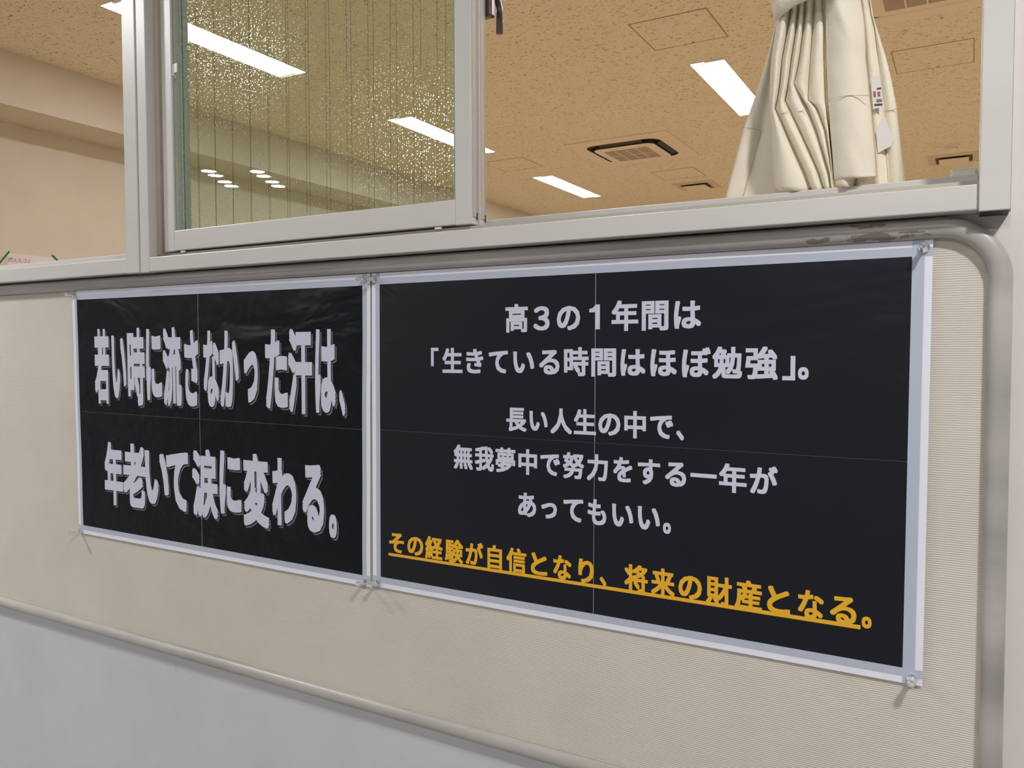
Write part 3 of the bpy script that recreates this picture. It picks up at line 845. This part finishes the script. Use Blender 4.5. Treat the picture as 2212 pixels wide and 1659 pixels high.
# ------------------------------------------------------------------ curtain
S4 = 3.19
def c4(x, y, Y):
    return onY(1520+x/S4, y/S4, Y)
CY = 0.078
rows = [-2600, -1500, -500, -200, 0, 150, 400, 575, 640, 690, 750, 820, 900, 1050, 1200, 1318]
def interp(keys, r):
    ks = sorted(keys.items())
    if r <= ks[0][0]: return ks[0][1]
    for (a, va), (b, vb) in zip(ks, ks[1:]):
        if r <= b:
            f = (r-a)/(b-a)
            return va+(vb-va)*f
    return ks[-1][1]
cur = thing('curtain', (onY(1760, 410, CY).x, CY, 1.7095), 'cream twill curtain gathered by a tieback, resting on the window sill', 'curtain')
corg = cur.location.copy()
valleys = [
 {-2600: 250, -500: 420, -150: 500, 0: 545, 150: 505, 400: 465, 575: 456, 690: 454, 750: 456, 900: 463, 1050: 470, 1200: 480, 1318: 492},
 {-2600: 400, -500: 520, -150: 570, 0: 608, 150: 588, 400: 541, 575: 525, 690: 507, 745: 490, 790: 512, 900: 562, 1050: 630, 1200: 700, 1318: 742},
 {-2600: 560, -500: 620, -150: 630, 0: 655, 150: 645, 400: 605, 575: 584, 640: 572, 685: 556, 750: 590, 900: 660, 1050: 730, 1200: 795, 1318: 828},
 {-2600: 720, -500: 700, -150: 690, 0: 702, 150: 692, 400: 660, 520: 636, 577: 620, 640: 652, 700: 690, 750: 715, 900: 775, 1050: 822, 1200: 866, 1318: 884},
 {-2600: 860, -500: 780, -150: 755, 0: 760, 150: 754, 400: 735, 575: 722, 690: 719, 735: 772, 800: 800, 900: 838, 1050: 862, 1200: 882, 1318: 890},
 {-2600: 980, -500: 880, -150: 835, 0: 832, 150: 838, 400: 843, 575: 848, 690: 852, 750: 858, 900: 868, 1050: 880, 1200: 890, 1318: 896}]
amps = [0.024, 0.020, 0.018, 0.018, 0.016]
def sheet(name, edges, rlist, Y, amp, m=10, pow_=0.55, thick=0.0012, mat='twill', bottom=None, sway=None):
    V, F = [], []
    ncol = (len(edges)-1)*m+1
    R_ = []
    for a, b in zip(rlist, rlist[1:]):
        n = max(1, int((b-a)/30)); R_ += [a+(b-a)*k/n for k in range(n)]
    R_.append(rlist[-1])
    for r in R_:
        xs = [interp(e, r) for e in edges]
        for j in range(ncol):
            s, k = divmod(j, m)
            if s == len(edges)-1: s, k = s-1, m
            u = k/m
            x = xs[s]+(xs[s+1]-xs[s])*u
            b = amp[s]*(math.sin(math.pi*u)**pow_) if 0 < u < 1 else 0
            rr = r
            if bottom: rr = min(r, bottom(x))
            wob = 0.0015*noise.noise(Vector((x*0.012, rr*0.006, s*3.1)))
            if sway: b += sway(x, rr)
            V.append(tuple(c4(x, rr, Y-b+wob)))
    nr = len(R_)
    for i in range(nr-1):
        for j in range(ncol-1):
            F.append((i*ncol+j, (i+1)*ncol+j, (i+1)*ncol+j+1, i*ncol+j+1))
    o = mk(name, V, F, mat, cur, corg, True)
    md = o.modifiers.new('solid', 'SOLIDIFY'); md.thickness = thick; md.offset = -1
    return o
def bot_folds(x): return 1322-0.045*(x-490) if x < 742 else 1310-0.09*(x-742)
sheet('gathered_folds', valleys, rows, CY, amps, bottom=bot_folds)
big = [{-2600: 980, -500: 880, -150: 835, 0: 828, 150: 834, 400: 840, 575: 846, 690: 850, 750: 855, 900: 865, 1050: 877, 1240: 890},
       {-2600: 1300, -500: 1150, -150: 1085, 0: 1085, 150: 1110, 300: 1119, 400: 1120, 575: 1140, 690: 1150, 750: 1158, 900: 1172, 1050: 1185, 1240: 1196}]
sheet('front_fold', big, [-2600, -1500, -500, 0, 400, 800, 1240], CY-0.006, [0.028], 24, 0.42, bottom=lambda x: 1243-0.10*(x-890),
      sway=lambda x, r: 0.004*math.exp(-((x-930-0.35*(r-60))/40.0)**2)*math.exp(-((r-120)/120.0)**2))
# turned up hem showing under the front fold
hem = [{1200: 900, 1290: 900}, {1200: 1060, 1290: 1040}, {1200: 1145, 1290: 1138}]
sheet('turned_hem', hem, [1200, 1290], CY-0.008, [0.022, 0.014], 12, 0.6, bottom=lambda x: 1268+26*math.sin((x-900)/240*math.pi*0.9))
lb_ = [{-2600: -100, -500: 330, -100: 430, 150: 498, 380: 440, 650: 360, 880: 275, 1170: 200, 1400: 140}, {-2600: 100, -500: 420, 150: 510, 900: 385, 1400: 262}, {-2600: 1000, -500: 900, 150: 820, 900: 720, 1400: 760}]
sheet('back_panel', lb_, [-2600, -500, 150, 650, 1050, 1400], 0.118, [0.006, 0.010], 8, 0.8)
rb_ = [{-2600: 900, -150: 1040, 150: 1080, 900: 1130, 1290: 1150}, {-2600: 1200, -150: 1120, 0: 1140, 200: 1178, 500: 1214, 760: 1240, 1290: 1272}, {-2600: 1500, -150: 1110, 0: 1128, 100: 1162, 220: 1203, 370: 1250, 490: 1282, 730: 1330, 900: 1347, 1120: 1376, 1290: 1396}]
rb_[2].update({0: 1150, -150: 1140})
sheet('back_panel', rb_, [-2600, -500, 0, 200, 500, 760, 1000, 1290], 0.104, [0.012, 0.006], 8, 0.8)
def seam(pts, Y, r=0.00045):
    MB().sweep([c4(x, y, Y) for x, y in pts], r, 6).obj('seam', 'thread', cur, corg, True)
def interpx(edges, r, u): return interp(edges[0], r)*(1-u)+interp(edges[1], r)*u
seam([(275, 878), (330, 885), (390, 897)], 0.111); seam([(398, 905), (350, 1080), (305, 1230), (268, 1370)], 0.1165)
seam([(1238, 768), (1285, 760), (1335, 748)], 0.0975); seam([(1180, 200), (1215, 500), (1240, 760), (1272, 1280)], 0.1030)
seam([(857, 700), (880, 682), (930, 665), (1000, 657), (1080, 656), (1148, 656)], 0.0435, 0.0005)
seam([(530, 790), (560, 775), (585, 772)], 0.0575); seam([(655, 770), (690, 760), (712, 765)], 0.0595)
# tieback round the gather
tb = []
V, F = [], []
nb_ = 26
for k in range(nb_):
    f = k/(nb_-1)
    x = 478+(1150-478)*f
    lo = 152-150*math.sin(min(1, f*2.6)*math.pi/2)-170*max(0, f-0.3)
    for yy in (lo, lo-210):
        V.append(tuple(c4(x, yy, CY-0.014-0.030*math.sin(math.pi*f)**0.5)))
for k in range(nb_-1): F.append((2*k, 2*k+2, 2*k+3, 2*k+1))
o = mk('tieback', V, F, 'twill', cur, corg, True)
md = o.modifiers.new('solid', 'SOLIDIFY'); md.thickness = 0.003; md.offset = -1
# care tag and the pale flap behind it
def flat(name, pts, Y, mat, parent, t=0.0006):
    q = MB().prism([c4(x, y, Y) for x, y in pts], (0, t, 0)).obj(name, mat, parent, corg); fix_normals(q); return q
ct = flat('care_tag', [(1150, 530), (1215, 525), (1238, 735), (1168, 752)], 0.086, 'tag', cur)
flat('print', [(1192, 606), (1222, 602), (1224, 614), (1194, 618)], 0.0857, 'tag_ink', ct, 0.0002)
flat('print', [(1175, 716), (1232, 712), (1233, 726), (1177, 730)], 0.0857, 'tag_ink', ct, 0.0002)
flat('print', [(1168, 630), (1185, 628), (1187, 668), (1171, 670)], 0.0857, 'tag_red', ct, 0.0002)
flat('print', [(1196, 632), (1216, 630), (1218, 664), (1199, 666)], 0.0857, 'letter_shadow', ct, 0.0002)
flat('print', [(1190, 684), (1228, 681), (1229, 702), (1192, 705)], 0.0857, 'letter_shadow', ct, 0.0002)
flat('flap', [(1188, 905), (1240, 790), (1312, 965), (1292, 1002), (1202, 1056)], 0.090, 'tag', cur, 0.001)

# ------------------------------------------------------------------ paper sign on the far side wall
XW = WX0
def sgn(px, py, lift=0.0): 
    p = onX(px, py, XW); return (XW+0.0012+lift, p.y, p.z)
P = [onX(x, y, XW) for x, y in ((17, 546), (118, 557))]
y0, y1 = P[0].y, P[1].y; zt = (P[0].z+P[1].z)/2
so = Vector((XW+0.001, (y0+y1)/2, zt-0.22))
sg = thing('paper_sign', so, 'pale pink paper sign held by green tape on the beige side wall', 'sign')
MB().box(XW+0.0008, XW+0.0012, y0, y1, zt-0.22, zt).obj('paper', 'pink', sg, so)
for pts in (((-3, 567), (19, 541), (21, 545), (-1, 571)), ((110, 552), (114, 550), (127, 563), (124, 566))):
    q = MB().prism([sgn(*p_) for p_ in pts], (0.0008, 0, 0)).obj('tape', 'green_tape', sg, so); fix_normals(q)
items = []
ya = onX(17, 562, XW).y; yb = onX(67, 567, XW).y
cw = (yb-ya)/5
zc = onX(40, 563, XW).z
V, F = [], []
for k, ch in enumerate('燃えるゴミ'):
    vs, fs, bbx = glyph(ch)
    b = len(V); sc_ = cw/REFH*0.95
    for u, v in vs: V.append((XW+0.0016, ya+k*cw+u*sc_, zc-cw*0.45+(v-REF[2])*sc_))
    F += [tuple(b+i for i in f) for f in fs]
mk('lettering', V, F, 'sign_ink', sg, so)
